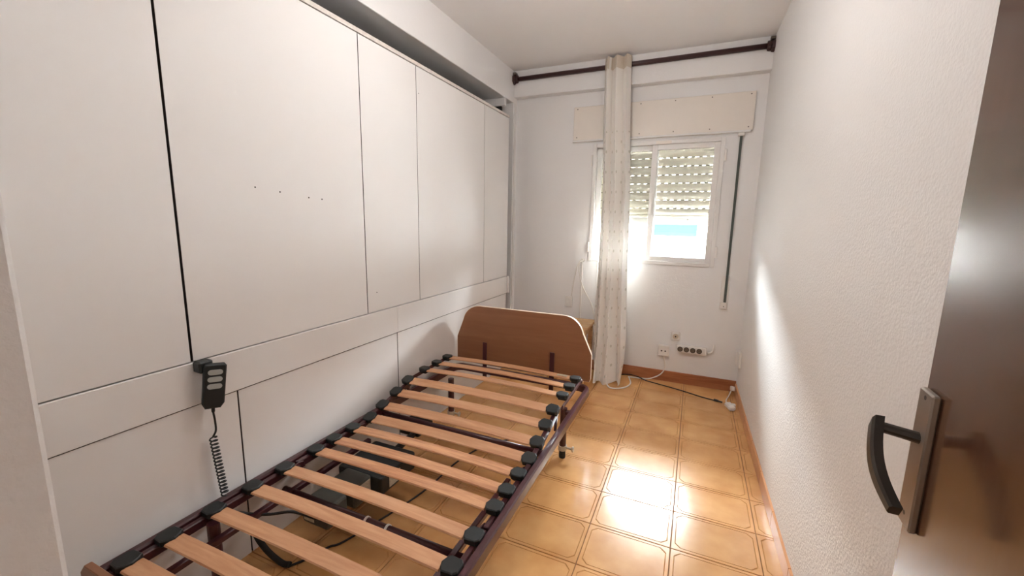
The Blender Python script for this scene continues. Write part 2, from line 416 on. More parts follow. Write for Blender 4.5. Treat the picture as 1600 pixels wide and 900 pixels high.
# ------------------------------------------------------------------ window
win = thing('window_1', None, None, (-0.338, YB, WZ0), kind='structure')
def frame_bm(x0, x1, z0, z1, y0, y1, w, bev=0.003):
    b = bmesh.new()
    box(x0, x0+w, y0, y1, z0, z1, bev, b); box(x1-w, x1, y0, y1, z0, z1, bev, b)
    box(x0+w, x1-w, y0+0.0005, y1, z0, z0+w, bev, b); box(x0+w, x1-w, y0+0.0005, y1, z1-w, z1, bev, b)
    return b
obj('window_frame', frame_bm(WX0+0.001, WX1-0.001, WZ0+0.001, WZ1-0.001, YB-0.012, YB+0.060, 0.030), 'white_alu', win)
XM = -0.335
for nm, x0, x1, y0 in (('left', WX0+0.030, XM+0.022, YB+0.030), ('right', XM-0.026, WX1-0.030, YB+0.002)):
    lf = obj('window_sash', frame_bm(x0, x1, WZ0+0.026, WZ1-0.03, y0, y0+0.025, 0.040), 'white_alu', win)
    obj('pane', box(x0+0.036, x1-0.036, y0+0.011, y0+0.015, WZ0+0.062, WZ1-0.066), 'glass', lf)
    if nm == 'right':
        hb = box(XM-0.014, XM+0.006, y0-0.008, y0, 1.33, 1.50, 0.003)
        box(XM-0.008, XM+0.002, y0-0.022, y0-0.006, 1.345, 1.42, 0.003, hb)
        obj('window_handle', hb, 'white_plastic', lf)
for zz in (1.02, 1.72):
    obj('hinge', box(WX1-0.004, WX1+0.012, YB-0.022, YB-0.001, zz, zz+0.085, 0.003), 'white_plastic', win)
    obj('hinge', box(WX0-0.012, WX0+0.004, YB-0.022, YB-0.001, zz, zz+0.085, 0.003), 'white_plastic', win)
obj('frame_label', box(-0.335, -0.225, YB-0.0145, YB-0.011, 1.862, 1.886, 0.001), 'box', win)

# roller shutter behind the panes
sh = thing('roller_shutter', 'half-lowered cream roller shutter with perforated slats outside the window panes', 'shutter', (-0.338, YB+0.11, 1.26))
YS = YB+0.073; PS = 0.0640
def shutter_slat(zb, teeth=True, hgt=0.052):
    # bowed slat from zb to zb+hgt
    b = bmesh.new(); n = 8; prof = []
    for i in range(n+1):
        t = i/n; prof.append((YS-0.009*math.sin(PI*t), zb+hgt*t))
    back = [(YS+0.004-0.006*math.sin(PI*i/n), zb+hgt*i/n) for i in range(n, -1, -1)]
    return prism(prof+back, 'x', WX0+0.006, WX1-0.006)
ztop = 1.829
for k in range(9):
    zb = ztop-PS*(k)+0.0075-0.0
    s = obj('slat', shutter_slat(zb, hgt=PS-0.0052), 'slatplastic', sh, smooth=False)
    lk = bmesh.new(); x = WX0+0.010
    while x < WX1-0.03:
        box(x, x+0.028, YS-0.0005, YS+0.004, zb-0.0065, zb+0.001, bm=lk); x += 0.052
    if k < 8: obj('link_strip', lk, 'link', s, kind='stuff')
    else: lk.free()
obj('slat', shutter_slat(ztop-PS*8-0.0005, hgt=0.006), 'slatplastic', sh)
eb = box(WX0+0.006, WX1-0.006, YS-0.010, YS+0.008, 1.262, 1.312, 0.003)
e = obj('end_bar', eb, 'bar_alu', sh)
obj('slat', shutter_slat(1.314, hgt=0.024), 'slatplastic', sh)
obj('stop_screw', tube([(-0.07, YS-0.016, 1.300), (-0.07, YS-0.009, 1.300)], 0.006, 8), 'steel', e)
obj('trim_4', box(WX0, WX1, YB+0.0655, YB+0.2, WZ0-0.0005, WZ0+0.004), 'sill', kind='structure')   # outer sill

# shutter box cover
sb = thing('shutter_box_cover', 'cream shutter box panel with screws above the window', 'shutter box', (-0.34, YB, 1.92))
YX = YB-0.022
k_ = 0.994
bx0, bx1, bz0, bz1 = -0.985, 0.303, 1.924, 2.182
obj('cover_panel', box(bx0, bx1, YX, YB+0.001, bz0, bz1, 0.003), 'box', sb)
obj('bottom_bead', box(bx0-0.006, bx1-0.012, YX-0.006, YB+0.001, bz0-0.012, bz0+0.002, 0.004, seg=2), 'white_alu', sb)
for zz in (bz0+0.022, bz1-0.018):
    for i in range(6):
        xx = bx0+0.03+i*(bx1-bx0-0.06)/5
        obj('screw', tube([(xx, YX-0.0015, zz), (xx, YX+0.001, zz)], 0.0045, 8), 'steel', sb)

# shutter strap with its winder
st = thing('shutter_strap', 'grey-green shutter strap running down to a white winder plate', 'strap', (0.228, YB, 0.64))
obj('strap_guide', box(0.214, 0.256, YB-0.026, YB+0.001, 1.888, 1.911, 0.003), 'white_plastic', st)
obj('strap', bar((0.236, YB-0.018, 0.69), (0.236, YB-0.018, 1.90), 0.017, 0.002, 0.0), 'strap', st)
w_ = obj('winder_plate', box(0.203, 0.258, YB-0.010, YB+0.001, 0.638, 0.885, 0.003), 'white_plastic', st)
obj('winder_lip', box(0.207, 0.255, YB-0.026, YB-0.009, 0.640, 0.690, 0.004), 'white_plastic', w_)
obj('screw', tube([(0.231, YB-0.0285, 0.660), (0.231, YB-0.025, 0.660)], 0.004, 8), 'steel', w_)

# ------------------------------------------------------------------ curtain rod and curtain
YR, ZR0, ZR1 = 3.375, 2.428, 2.435
rod = thing('curtain_rod', 'dark brown curtain rod spanning the room below the ceiling', 'curtain rod', (-0.56, YR, 2.40))
obj('pole', tube([(-1.485, YR, ZR0), (0.355, YR, ZR1)], 0.0175, 14), 'rod', rod, smooth=True)
for xx, zz, s in ((XN, ZR0, 1), (xr(YR), ZR1, -1)):
    hexp = [(YR+0.040*math.cos(PI/6+k*PI/3)*0.85, zz+0.042*math.sin(PI/6+k*PI/3)) for k in range(6)]
    b = prism(hexp, 'x', xx, xx+s*0.020, 0.004)
    hexq = [(YR+0.030*math.cos(PI/6+k*PI/3)*0.85, zz+0.032*math.sin(PI/6+k*PI/3)) for k in range(6)]
    join(b, prism(hexq, 'x', xx+s*0.019, xx+s*0.045, 0.004))
    brk = obj('end_bracket', b, 'rod', rod)
    obj('bracket_tab', box(min(xx, xx+s*0.03), max(xx, xx+s*0.03), YR-0.018, YR+0.018, zz+0.035, zz+0.052, 0.002), 'steel', brk)

def curtain():
    b = bmesh.new(); uvl = b.loops.layers.uv.new('UVMap')
    rows = [(2.478, -0.730, -0.530, 3.318, 0.030), (2.40, -0.730, -0.530, 3.318, 0.032), (2.0, -0.722, -0.515, 3.318, 0.032),
            (1.5, -0.706, -0.485, 3.315, 0.034), (0.9, -0.703, -0.470, 3.305, 0.034), (0.5, -0.700, -0.448, 3.27, 0.036),
            (0.2, -0.688, -0.430, 3.22, 0.040), (0.010, -0.672, -0.440, 3.185, 0.048)]
    def lerp(z):
        for a, c in zip(rows, rows[1:]):
            if c[0] <= z <= a[0]:
                t = (a[0]-z)/(a[0]-c[0]); t2 = t
                return [a[i]+(c[i]-a[i])*t2 for i in range(1, 5)]
        return list(rows[-1][1:])
    NU, NV = 90, 60; grid = []
    for j in range(NV+1):
        t = j/NV; z = 2.478+(0.010-2.478)*t
        x0, x1, yc, am = lerp(z); row = []
        for i in range(NU+1):
            u = i/NU
            ph = (u+0.05*math.sin(6*u))*3.3*2*PI+0.6
            wob = 0.45*math.sin(2.1*t*3+u*5)+0.3*math.sin(5.0*t+u*2.0)
            y = yc+am*math.sin(ph+wob*t*1.6)+0.018*t*math.sin(u*7+3*t)
            x = x0+(x1-x0)*(u+0.020*math.sin(2*ph+wob))
            if z < 0.35:
                q = (0.35-z)/0.35
                x += 0.018*q*math.sin(9*u+2)+0.012*q*math.sin(23*u); y += -0.03*q*math.sin(5*u+1)
            zz = z+ (0.012*math.sin(u*11)*max(0, (0.25-z)/0.25) if z < 0.25 else 0)
            row.append((b.verts.new((x, y, max(0.003, zz))), u*0.80, z))
        grid.append(row)
    for j in range(NV):
        for i in range(NU):
            q = [grid[j][i], grid[j][i+1], grid[j+1][i+1], grid[j+1][i]]
            f = b.faces.new([k[0] for k in q])
            for lp, kk in zip(f.loops, q): lp[uvl].uv = (kk[1], kk[2])
    return b
cu = thing('curtain', 'cream dotted curtain hanging bunched in front of the window', 'curtain', (-0.60, 3.34, 0.0))
co = obj('curtain_cloth', curtain(), 'curtain', cu, smooth=True)
# header tape: a slightly larger strip over the top of the cloth
def header():
    b = bmesh.new(); pr = None
    for i in range(91):
        u = i/90; ph = (u+0.05*math.sin(6*u))*3.3*2*PI+0.6
        x = -0.730+0.200*(u+0.020*math.sin(2*ph)); y = 3.318+0.032*math.sin(ph)
        a = b.verts.new((x, y-0.0025, 2.393)); c = b.verts.new((x, y-0.0025, 2.480))
        if pr: b.faces.new((pr[0], a, c, pr[1]))
        pr = (a, c)
    return b
M['tape'] = plain('beige_header_tape', (0.70, 0.62, 0.52, 1), 0.85)
obj('header_tape', header(), 'tape', cu, smooth=True)

# ------------------------------------------------------------------ wardrobe front
M['raw_edge'] = plain('raw_board_edge', (0.045, 0.034, 0.027, 1), 0.8)
def panel_obj(name, y0, y1, z0, z1, xf=XC, th=0.016):
    b = box(xf-th, xf, y0, y1, z0, z1, 0.0008)
    for f in b.faces:
        f.normal_update()
        if abs(f.normal.x) < 0.5: f.material_index = 1
    return obj(name, b, None, wd, mats=['panel', 'raw_edge'])
wd = thing('wardrobe', 'white panelled built-in wardrobe front along the left wall', 'wardrobe', (XC, 1.66, 0.0))
TH = 0.016
seams = [0.122, 0.761, 1.553, 1.979, 2.782, 3.207]; gaps = [0, 0.0075, 0.0045, 0.004, 0.003, 0]
for i in range(5):
    y0 = seams[i]+gaps[i]/2; y1 = seams[i+1]-gaps[i+1]/2
    p_ = panel_obj('upper_panel', y0, y1, 0.8035, 2.084)
    if i == 1:
        for yy_, zz_ in ((1.02, 1.372), (1.117, 1.362), (1.245, 1.348), (1.31, 1.345)):
            obj('nail_hole', tube([(XC-0.001, yy_, zz_), (XC+0.0008, yy_, zz_)], 0.003, 7), 'dark_gap', p_)
    if i == 2:
        obj('nail_hole', tube([(XC-0.001, 1.62, 0.90), (XC+0.0008, 1.62, 0.90)], 0.003, 7), 'dark_gap', p_)
    if i == 3:
        obj('nail_hole', tube([(XC-0.001, 2.0, 1.95), (XC+0.0008, 2.0, 1.95)], 0.003, 7), 'dark_gap', p_)
ls = [0.122, 0.895, 1.770, 3.200]
for i in range(3):
    g0 = 0 if i == 0 else 0.0025; g1 = 0 if i == 2 else 0.0025
    panel_obj('lower_panel', ls[i]+g0, ls[i+1]-g1, 0.002, 0.652, XC-0.002)
obj('band_rail', box(XC-TH, XC+0.0045, 0.122, 1.7692, 0.656, 0.800, 0.0025), 'panel', wd)
obj('band_rail', box(XC-TH, XC+0.0045, 1.7702, 3.207, 0.656, 0.800, 0.0025), 'panel', wd)
obj('band_end', prism([(-1.475, 0.660), (-1.437, 0.660), (-1.434, 0.69), (-1.442, 0.72), (-1.437, 0.76), (-1.444, 0.80), (-1.475, 0.80)], 'y', 3.2075, 3.224, 0.001), 'panel', wd)
obj('top_rail', box(XC-0.030, XC+0.001, 0.122, 3.214, 2.088, 2.108, 0.002), 'panel_edge', wd)
obj('shade_backing', box(XC-0.050, XC-0.022, 0.122, 3.19, 0.0, 2.08), 'dark_gap', wd)  # painted dark so the panel seams read as shaded gaps
obj('shade_board', box(-1.93, -1.530, 3.215, 3.235, 0.0, 2.185), 'black', wd)  # black board added for the shade inside the wardrobe
obj('top_batten', box(-1.93, -1.499, 3.215, 3.245, 2.190, 2.249, 0.002), 'panel', wd)
obj('edge_trim', box(XN-0.002, XN+0.010, 3.395, 3.425, 0.0, 2.249, 0.002), 'panel', wd)

# ------------------------------------------------------------------ bed
bed = thing('adjustable_bed', 'slatted adjustable bed frame in maroon steel with wooden headboard, no mattress', 'bed', (BX, 1.42, 0.0))
Y0, Y1 = 0.462, 2.350
XF, XBk = -0.515, -1.430        # centre lines of the outer rails
# outer frame: two side rails and a rounded head end
def rail_loop():
    b = bmesh.new(); R_ = 0.06; pts = []
    pts.append((XF, Y0)); pts.append((XF, Y1-R_))
    for k in range(1, 9): a = k/8*PI/2; pts.append((XF-R_+R_*math.cos(a), Y1-R_+R_*math.sin(a)))
    for k in range(0, 9): a = PI/2+k/8*PI/2; pts.append((XBk+R_+R_*math.cos(a), Y1-R_+R_*math.sin(a)))
    pts.append((XBk, Y0))
    w, zt, zb, n = 0.0135, 0.305, 0.262, len(pts)
    prof = [(-w, zb), (w, zb), (w, zt-0.006), (w-0.005, zt), (-w+0.005, zt), (-w, zt-0.006)]
    rings = []
    for i in range(n):
        a = Vector(pts[max(i-1, 0)]); c = Vector(pts[min(i+1, n-1)]); t = (c-a).normalized(); nr = Vector((t.y, -t.x))
        rings.append([b.verts.new((pts[i][0]+nr.x*o, pts[i][1]+nr.y*o, z)) for o, z in prof])
    for i in range(n-1):
        for k in range(6): b.faces.new((rings[i][k], rings[i][(k+1) % 6], rings[i+1][(k+1) % 6], rings[i+1][k]))
    b.faces.new(rings[0][::-1]); b.faces.new(rings[-1])
    return b
obj('outer_frame', rail_loop(), 'maroon', bed)
XI = 0.428                      # half distance of the inner rails
def ibar(name, pts, w=0.020, h=0.030):
    for a, c in zip(pts, pts[1:]):
        obj(name, bar(a, c, w, h, 0.003), 'maroon', bed)
hinge_a, hinge_b, hinge_c = (1.410, 0.282), (1.800, 0.368), (2.215, 0.384)
for s in (-1, 1):
    x = BX+s*XI
    ibar('section_rail', [(x, 0.475, 0.281), (x, 1.055, 0.281)])
    ibar('section_rail', [(x, 1.065, 0.281), (x, 1.400, 0.281)])
    ibar('section_rail', [(x, hinge_a[0], hinge_a[1]-0.002), (x, hinge_b[0], hinge_b[1]-0.002)])
    ibar('section_rail', [(x+s*0.016, 1.842, 0.375), (x+s*0.016, hinge_c[0]-0.012, hinge_c[1])], 0.008, 0.022)
    # lower stretcher under the foot part
    obj('support_rail', bar((BX+s*0.36, 0.50, 0.235), (BX+s*0.36, 1.40, 0.235), 0.022, 0.022, 0.003), 'maroon', bed)
    # brackets joining inner and outer frames
    for yy_ in (1.06, 1.60, 2.03):
        xo = XF if s > 0 else XBk
        hb = bar((BX+s*0.39, yy_, 0.262), (xo-s*0.010, yy_, 0.262), 0.030, 0.022, 0.003, side=Vector((0, 1, 0)))
        obj('bracket', hb, 'maroon', bed)
    # hinge plates
    for yy_, zz_ in ((1.06, 0.280), (1.405, 0.282), (1.82, 0.370)):
        hp = prism([(yy_-0.03, zz_-0.012), (yy_+0.03, zz_-0.012), (yy_+0.025, zz_+0.012), (yy_, zz_+0.018), (yy_-0.025, zz_+0.012)], 'x', x-s*0.011, x-s*0.017, 0.001)
        hpo = obj('hinge_plate', hp, 'maroon', bed)
        obj('bolt', tube([(x-s*0.016, yy_, zz_), (x-s*0.024, yy_, zz_)], 0.006, 8), 'steel', hpo)
    # lift link of the back section
    obj('lift_link', bar((x+s*0.004, 1.79, 0.345), (x+s*0.004, 1.775, 0.285), 0.010, 0.018, 0.002), 'maroon', bed)
# cross tubes
for (yy_, zz_, rr, hx) in ((1.838, 0.362, 0.017, 0.43), (1.600, 0.262, 0.016, 0.43), (0.985, 0.232, 0.014, 0.40), (0.48, 0.281, 0.013, 0.42)):
    t_ = obj('cross_tube', tube([(BX-hx, yy_, zz_), (BX+hx, yy_, zz_)], rr, 14), 'maroon', bed, smooth=True)
    if abs(yy_-0.985) < 0.01:
        for xx in (-0.965, -0.875):
            obj('cable_tie', tube([(xx-0.004, yy_, zz_), (xx+0.004, yy_, zz_)], rr+0.003, 14), 'white_plastic', t_)
hu = [(BX-XI-0.016, 2.18, 0.384)]
for k in range(0, 7): a = PI-k/6*PI/2; hu.append((BX-XI-0.016+0.035+0.035*math.cos(a), 2.195+0.030*math.sin(a), 0.384))
for k in range(0, 7): a = PI/2-k/6*PI/2; hu.append((BX+XI+0.016-0.035+0.035*math.cos(a), 2.195+0.030*math.sin(a), 0.384))
hu.append((BX+XI+0.016, 2.18, 0.384))
obj('head_tube', tube(hu, 0.011, 10), 'maroon', bed, smooth=True)

# slats with their rubber holders
def slat_bm(yc, zc, w, ang, L_=0.39, bow=0.010, th=0.008):
    b = bmesh.new(); n = 14; rings = []
    for i in range(n+1):
        t = i/n; x = -L_+2*L_*t; z = bow*(1-(2*t-1)**2)
        # wavy, slightly cupped ends as in bent beech laths
        e = 0.0
        rings.append([b.verts.new((x, -w/2, z-e)), b.verts.new((x, -w/2+0.003, z+th/2)), b.verts.new((x, w/2-0.003, z+th/2)), b.verts.new((x, w/2, z)), b.verts.new((x, w/2-0.003, z-th/2)), b.verts.new((x, -w/2+0.003, z-th/2))])
    for i in range(n):
        for k in range(6): b.faces.new((rings[i][k], rings[i][(k+1) % 6], rings[i+1][(k+1) % 6], rings[i+1][k]))
    b.faces.new(rings[0][::-1]); b.faces.new(rings[-1])
    return xform(b, Matrix.Translation((BX, yc, zc)) @ Matrix.Rotation(ang, 4, 'X'))
def holder_bm(yc, zc, w, ang, s):
    # open mouth toward the slat, domed outline, stem down to the rail
    hw = w/2+0.003; x0, x1 = 0.386, 0.448
    poly = [(x0+0.016, -hw), (x1-0.010, -hw*0.92), (x1, -hw*0.55), (x1, hw*0.55), (x1-0.010, hw*0.92), (x0+0.016, hw), (x0+0.006, hw*0.6), (x0, 0.0), (x0+0.006, -hw*0.6)]
    b = prism(poly, 'z', -0.009, 0.012, 0.003)
    join(b, box(0.400, 0.446, -hw*0.6, hw*0.6, -0.020, -0.008, 0.002))
    if s < 0: b = xform(b, Matrix.Rotation(PI, 4, 'Z'))
    return xform(b, Matrix.Translation((BX, yc, zc)) @ Matrix.Rotation(ang, 4, 'X'))
A = math.atan2(0.09, 0.30)
slats = [(2.170, .402, .050, 0), (2.050, .402, .050, 0), (1.925, .402, .050, 0),
         (1.768, .392, .056, A), (1.668, .362, .056, A), (1.562, .332, .056, A), (1.470, .305, .056, A),
         (1.358, .304, .056, 0), (1.248, .304, .056, 0), (1.150, .304, .056, 0),
         (1.005, .304, .056, 0), (0.876, .304, .056, 0), (0.743, .304, .056, 0), (0.613, .304, .056, 0), (0.510, .304, .056, 0)]
for i, (yc, zc, w, an) in enumerate(slats):
    so = obj('slat', slat_bm(yc, zc, w, an), 'slat_oak' if i in (7, 8, 9) else 'slat', bed)
    for s in (-1, 1): obj('holder', holder_bm(yc, zc, w, an, s), 'cap', so)
    if i == 0:
        obj('sticker', box(-0.66, -0.60, yc-0.012, yc+0.012, zc+0.0088, zc+0.0098), 'label', so)

# legs
def leg(x, y, handle):
    lg = obj('leg', tube([(x, y, 0.050), (x, y, 0.285)], 0.0185, 16), 'maroon', bed, smooth=False)
    obj('clamp_ring', tube([(x, y, 0.046), (x, y, 0.072)], 0.0235, 16), 'ivory', lg)
    kb = tube([(x+0.018, y, 0.060), (x+0.052, y, 0.060)], 0.006, 8)
    tube([(x+0.050, y, 0.060), (x+0.056, y, 0.060), (x+0.062, y, 0.060)], [0.009, 0.016, 0.014], 10, kb)
    obj('clamp_knob', kb, 'ivory', lg)
    obj('rubber_foot', tube([(x, y, 0.001), (x, y, 0.010), (x, y, 0.047)], [0.017, 0.0185, 0.0165], 14), 'rubber', lg)
leg(-0.573, 2.03, 1); leg(-1.335, 2.12, 1); leg(-0.585, 0.72, 1); leg(-1.36, 0.72, 1)

# headboard
def headboard_poly(x0, x1, z0, z1, ins=0.0):
    x0 += ins; x1 -= ins; z0 += ins; z1 -= ins
    pts = [(x0+0.012, z0), (x1-0.006, z0)]
    pts += [(x1, z0+0.02), (x1+0.0, z0+0.17)]
    def arc(cx, cz, rx, rz, a0, a1, n=10): return [(cx+rx*math.cos(a0+(a1-a0)*k/n), cz+rz*math.sin(a0+(a1-a0)*k/n)) for k in range(n+1)]
    R_ = 0.125
    pts += arc(x1-0.055-R_, z1-R_, R_, R_, math.radians(12), PI/2)
    pts += arc(x0+0.045+R_, z1-R_, R_, R_, PI/2, math.radians(168))
    pts += [(x0, z0+0.17), (x0, z0+0.02)]
    return pts
YH = 2.372
HX0, HX1, HZ0, HZ1 = -1.440, -0.513, 0.315, 0.709
hd = obj('headboard', prism(headboard_poly(HX0, HX1, HZ0, HZ1, 0.0015), 'y', YH, YH+0.019), 'headwood', bed)
# cream edge band around the board
def edge_band():
    b = bmesh.new(); P = headboard_poly(HX0, HX1, HZ0, HZ1); Q = headboard_poly(HX0, HX1, HZ0, HZ1, 0.0016); n = len(P)
    va = [[b.verts.new((p[0], y, p[1])) for p in P] for y in (YH+0.0015, YH+0.0195)]
    vb = [[b.verts.new((p[0], y, p[1])) for p in Q] for y in (YH+0.0015, YH+0.0195)]
    for i in range(n):
        j = (i+1) % n
        b.faces.new((va[0][i], va[0][j], va[1][j], va[1][i])); b.faces.new((vb[0][i], vb[1][i], vb[1][j], vb[0][j]))
        b.faces.new((va[0][i], vb[0][i], vb[0][j], va[0][j])); b.faces.new((va[1][i], va[1][j], vb[1][j], vb[1][i]))
    return b
obj('edge_band', edge_band(), 'edge', hd)
for xx in (-1.226, -0.757):
    obj('bracket', box(xx-0.015, xx+0.015, YH-0.008, YH-0.0005, 0.20, 0.468, 0.002), 'maroon', hd)
# low foot board
fb = [(-1.425, 0.20), (-0.52, 0.20), (-0.52, 0.330), (-0.545, 0.357), (-1.40, 0.357), (-1.425, 0.330)]
obj('footboard', prism(fb, 'y', 0.428, 0.446, 0.002), 'headwood', bed)

# motor unit under the slats
mu = obj('motor_housing', box(-1.315, -1.085, 1.19, 1.42, 0.150, 0.232, 0.010, seg=2), 'cap', bed)
obj('motor_end', box(-1.275, -1.145, 0.975, 1.075, 0.135, 0.222, 0.010, seg=2), 'graphite', mu)
obj('motor_end', box(-1.265, -1.135, 1.10, 1.195, 0.140, 0.236, 0.010, seg=2), 'graphite', mu)
obj('motor_end', box(-1.30, -1.18, 1.57, 1.70, 0.195, 0.252, 0.010, seg=2), 'cap', mu)
obj('actuator_arm', tube([(-1.21, 1.42, 0.195), (-1.21, 1.60, 0.215)], 0.016, 12), 'cap', mu)
obj('actuator_arm', tube([(-1.21, 1.07, 0.18), (-1.21, 1.20, 0.19)], 0.020, 12), 'cap', mu)
obj('rating_label', box(-1.262, -1.212, 0.9735, 0.9752, 0.150, 0.205), 'label', mu)
obj('rating_label', box(-1.135, -1.1335, 1.125, 1.185, 0.165, 0.225), 'label', mu)
obj('rating_label', box(-1.084, -1.0835, 1.24, 1.31, 0.165, 0.215), 'label', mu)
obj('motor_cable', tube(spline([(-1.20, 0.975, 0.17), (-1.26, 0.93, 0.21), (-1.31, 0.88, 0.22), (-1.335, 0.84, 0.24), (-1.375, 0.80, 0.262)]), 0.005, 8), 'black_cable', mu, smooth=True)

# ------------------------------------------------------------------ handset
hs = thing('bed_handset', 'black bed remote handset with three grey buttons hooked on the wardrobe band', 'remote', (-1.42, 0.79, 0.30))
hk = box(-1.4502, -1.412, 0.757, 0.800, 0.768, 0.806, 0.005)
obj('hook', hk, 'cap', hs)
def hrot(): return Matrix.Translation((-1.404, 0.790, 0.722)) @ Matrix.Rotation(math.radians(-22), 4, 'Z') @ Matrix.Rotation(math.radians(-7), 4, 'X')
poly = [(-0.031, -0.060), (-0.022, -0.076), (0.020, -0.076), (0.030, -0.060), (0.031, 0.066), (0.026, 0.072), (-0.026, 0.072), (-0.031, 0.066)]
body = xform(prism(poly, 'x', -0.013, 0.011, 0.004), hrot())
ho = obj('handset_body', body, 'cap', hs)
for k in range(3):
    zz = 0.046-k*0.0235
    cap = []
    for j in range(8): a = -PI/2+PI*j/7; cap.append((0.012+0.0085*math.cos(a), zz+0.0085*math.sin(a)))
    for j in range(8): a = PI/2+PI*j/7; cap.append((-0.012+0.0085*math.cos(a), zz+0.0085*math.sin(a)))
    obj('button', xform(prism(cap, 'x', 0.0105, 0.0128, 0.0005), hrot()), 'grey', ho)
cp = spline([(-1.405, 0.781, 0.652), (-1.407, 0.781, 0.630), (-1.412, 0.786, 0.600), (-1.418, 0.789, 0.560), (-1.428, 0.783, 0.536)], 6)
obj('cord', tube(cp, [0.0052]*6+[0.0032]*(len(cp)-6), 8), 'cap', hs, smooth=True)
coil = []
for k in range(17*14+1):
    t = k/(17*14); a = 2*PI*k/14
    coil.append((-1.4305+0.0095*math.cos(a)+0.006*t, 0.785+0.016*t+0.0105*math.sin(a), 0.536-0.222*t))
obj('coiled_cord', tube(coil, 0.0026, 6), 'cap', hs, smooth=True)

# ------------------------------------------------------------------ cables on the floor
def cable(name, pts, r, mat, label, cat='cable', n=8):
    return obj(name, tube(spline(pts), r, n), mat, label=label, cat=cat, smooth=True)
uc = thing('floor_cable', 'thick black cable hanging to the floor under the bed near the wardrobe', 'cable', (-1.30, 0.95, 0.0))
obj('sleeve', tube(spline([(-1.375, 0.858, 0.17), (-1.368, 0.862, 0.12), (-1.340, 0.880, 0.055), (-1.295, 0.897, 0.013), (-1.265, 0.905, 0.0115)]), 0.0105, 10), 'rubber', uc, smooth=True)
obj('lead', tube(spline([(-1.268, 0.904, 0.005), (-1.24, 0.95, 0.005), (-1.21, 1.03, 0.005), (-1.17, 1.10, 0.005), (-1.08, 1.45, 0.005), (-1.06, 1.75, 0.005), (-0.98, 1.98, 0.005), (-0.80, 2.16, 0.005)]), 0.004, 8), 'black_cable', uc, smooth=True)

bc = thing('black_lead', 'thin black lead lying on the tiles from curtain toward the corner', 'cable', (-0.1, 3.35, 0.0))
obj('wire', tube(spline([(-0.56, 3.42, 0.005), (-0.50, 3.43, 0.005), (-0.415, 3.43, 0.018), (-0.34, 3.405, 0.018), (-0.28, 3.385, 0.006), (-0.20, 3.36, 0.005), (-0.02, 3.30, 0.005), (0.13, 3.235, 0.005), (0.222, 3.205, 0.006)]), 0.0042, 8), 'black_cable', bc, smooth=True)
obj('connector', tube([(0.214, 3.208, 0.009), (0.240, 3.199, 0.009), (0.244, 3.1975, 0.009), (0.268, 3.189, 0.008)], [0.0085, 0.0085, 0.0055, 0.0055], 10), 'black_cable', bc)

wc = thing('white_lead', 'white cable from the two-hole socket looping round the curtain hem', 'cable', (-0.35, 3.3, 0.0))
obj('wire', tube(spline([(-0.162, YB-0.020, 0.205), (-0.150, YB-0.022, 0.155), (-0.150, YB-0.024, 0.100), (-0.185, YB-0.030, 0.050), (-0.26, YB-0.045, 0.012), (-0.33, YB-0.05, 0.006), (-0.42, YB-0.06, 0.006)]), 0.0048, 8), 'white_cable', wc, smooth=True)
obj('loop', tube(spline([(-0.42, YB-0.06, 0.006), (-0.405, 3.36, 0.006), (-0.385, 3.27, 0.006), (-0.40, 3.185, 0.006), (-0.455, 3.115, 0.007), (-0.52, 3.095, 0.012), (-0.548, 3.105, 0.05), (-0.552, 3.125, 0.10)]), 0.0055, 8), 'white_cable', wc, smooth=True)

# ------------------------------------------------------------------ sockets on the window wall
ss = thing('wall_socket', 'square white two-hole socket low on the window wall with a cable below', 'socket', (-0.166, YB, 0.215))
obj('socket_box', box(-0.208, -0.124, YB-0.034, YB+0.001, 0.215, 0.303, 0.006, seg=2), 'white_plastic', ss)
for xx in (-0.180, -0.152): obj('socket_hole', tube([(xx, YB-0.0352, 0.258), (xx, YB-0.033, 0.258)], 0.0065, 10), 'dark_hole', ss)
obj('cable_gland', tube([(-0.162, YB-0.018, 0.203), (-0.162, YB-0.018, 0.217)], 0.008, 10), 'white_plastic', ss)

js = thing('aerial_socket', 'small rounded white socket above the power strip on the window wall', 'socket', (-0.084, YB, 0.345))
obj('socket_plate', box(-0.120, -0.050, YB-0.012, YB+0.001, 0.345, 0.420, 0.012, seg=3), 'white_plastic', js)
obj('socket_ring', tube([(-0.085, YB-0.016, 0.383), (-0.085, YB-0.011, 0.383)], 0.021, 16), 'ivory', js)
obj('socket_pin', tube([(-0.085, YB-0.0175, 0.383), (-0.085, YB-0.015, 0.383)], 0.006, 10), 'dark_hole', js)

ps = thing('power_strip', 'white four-outlet power strip mounted on the window wall', 'power strip', (0.04, YB, 0.26))
obj('strip_body', box(-0.072, 0.148, YB-0.036, YB+0.001, 0.262, 0.322, 0.008, seg=2), 'white_plastic', ps)
for k in range(4):
    xx = -0.044+k*0.046
    ou = obj('outlet', tube([(xx, YB-0.0385, 0.292), (xx, YB-0.035, 0.292)], 0.0200, 18), 'dark_hole', ps)
    obj('outlet_face', tube([(xx, YB-0.0395, 0.292), (xx, YB-0.038, 0.292)], 0.0145, 16), 'steel', ou)
    for dx in (-0.006, 0.006): obj('pin_hole', tube([(xx+dx, YB-0.0402, 0.292), (xx+dx, YB-0.039, 0.292)], 0.0022, 6), 'black', ou)
obj('strip_cord', tube(spline([(0.145, YB-0.018, 0.290), (0.165, YB-0.020, 0.284), (0.188, YB-0.018, 0.300), (0.194, YB-0.010, 0.330), (0.194, YB-0.001, 0.348)]), 0.006, 8), 'white_cable', ps, smooth=True)

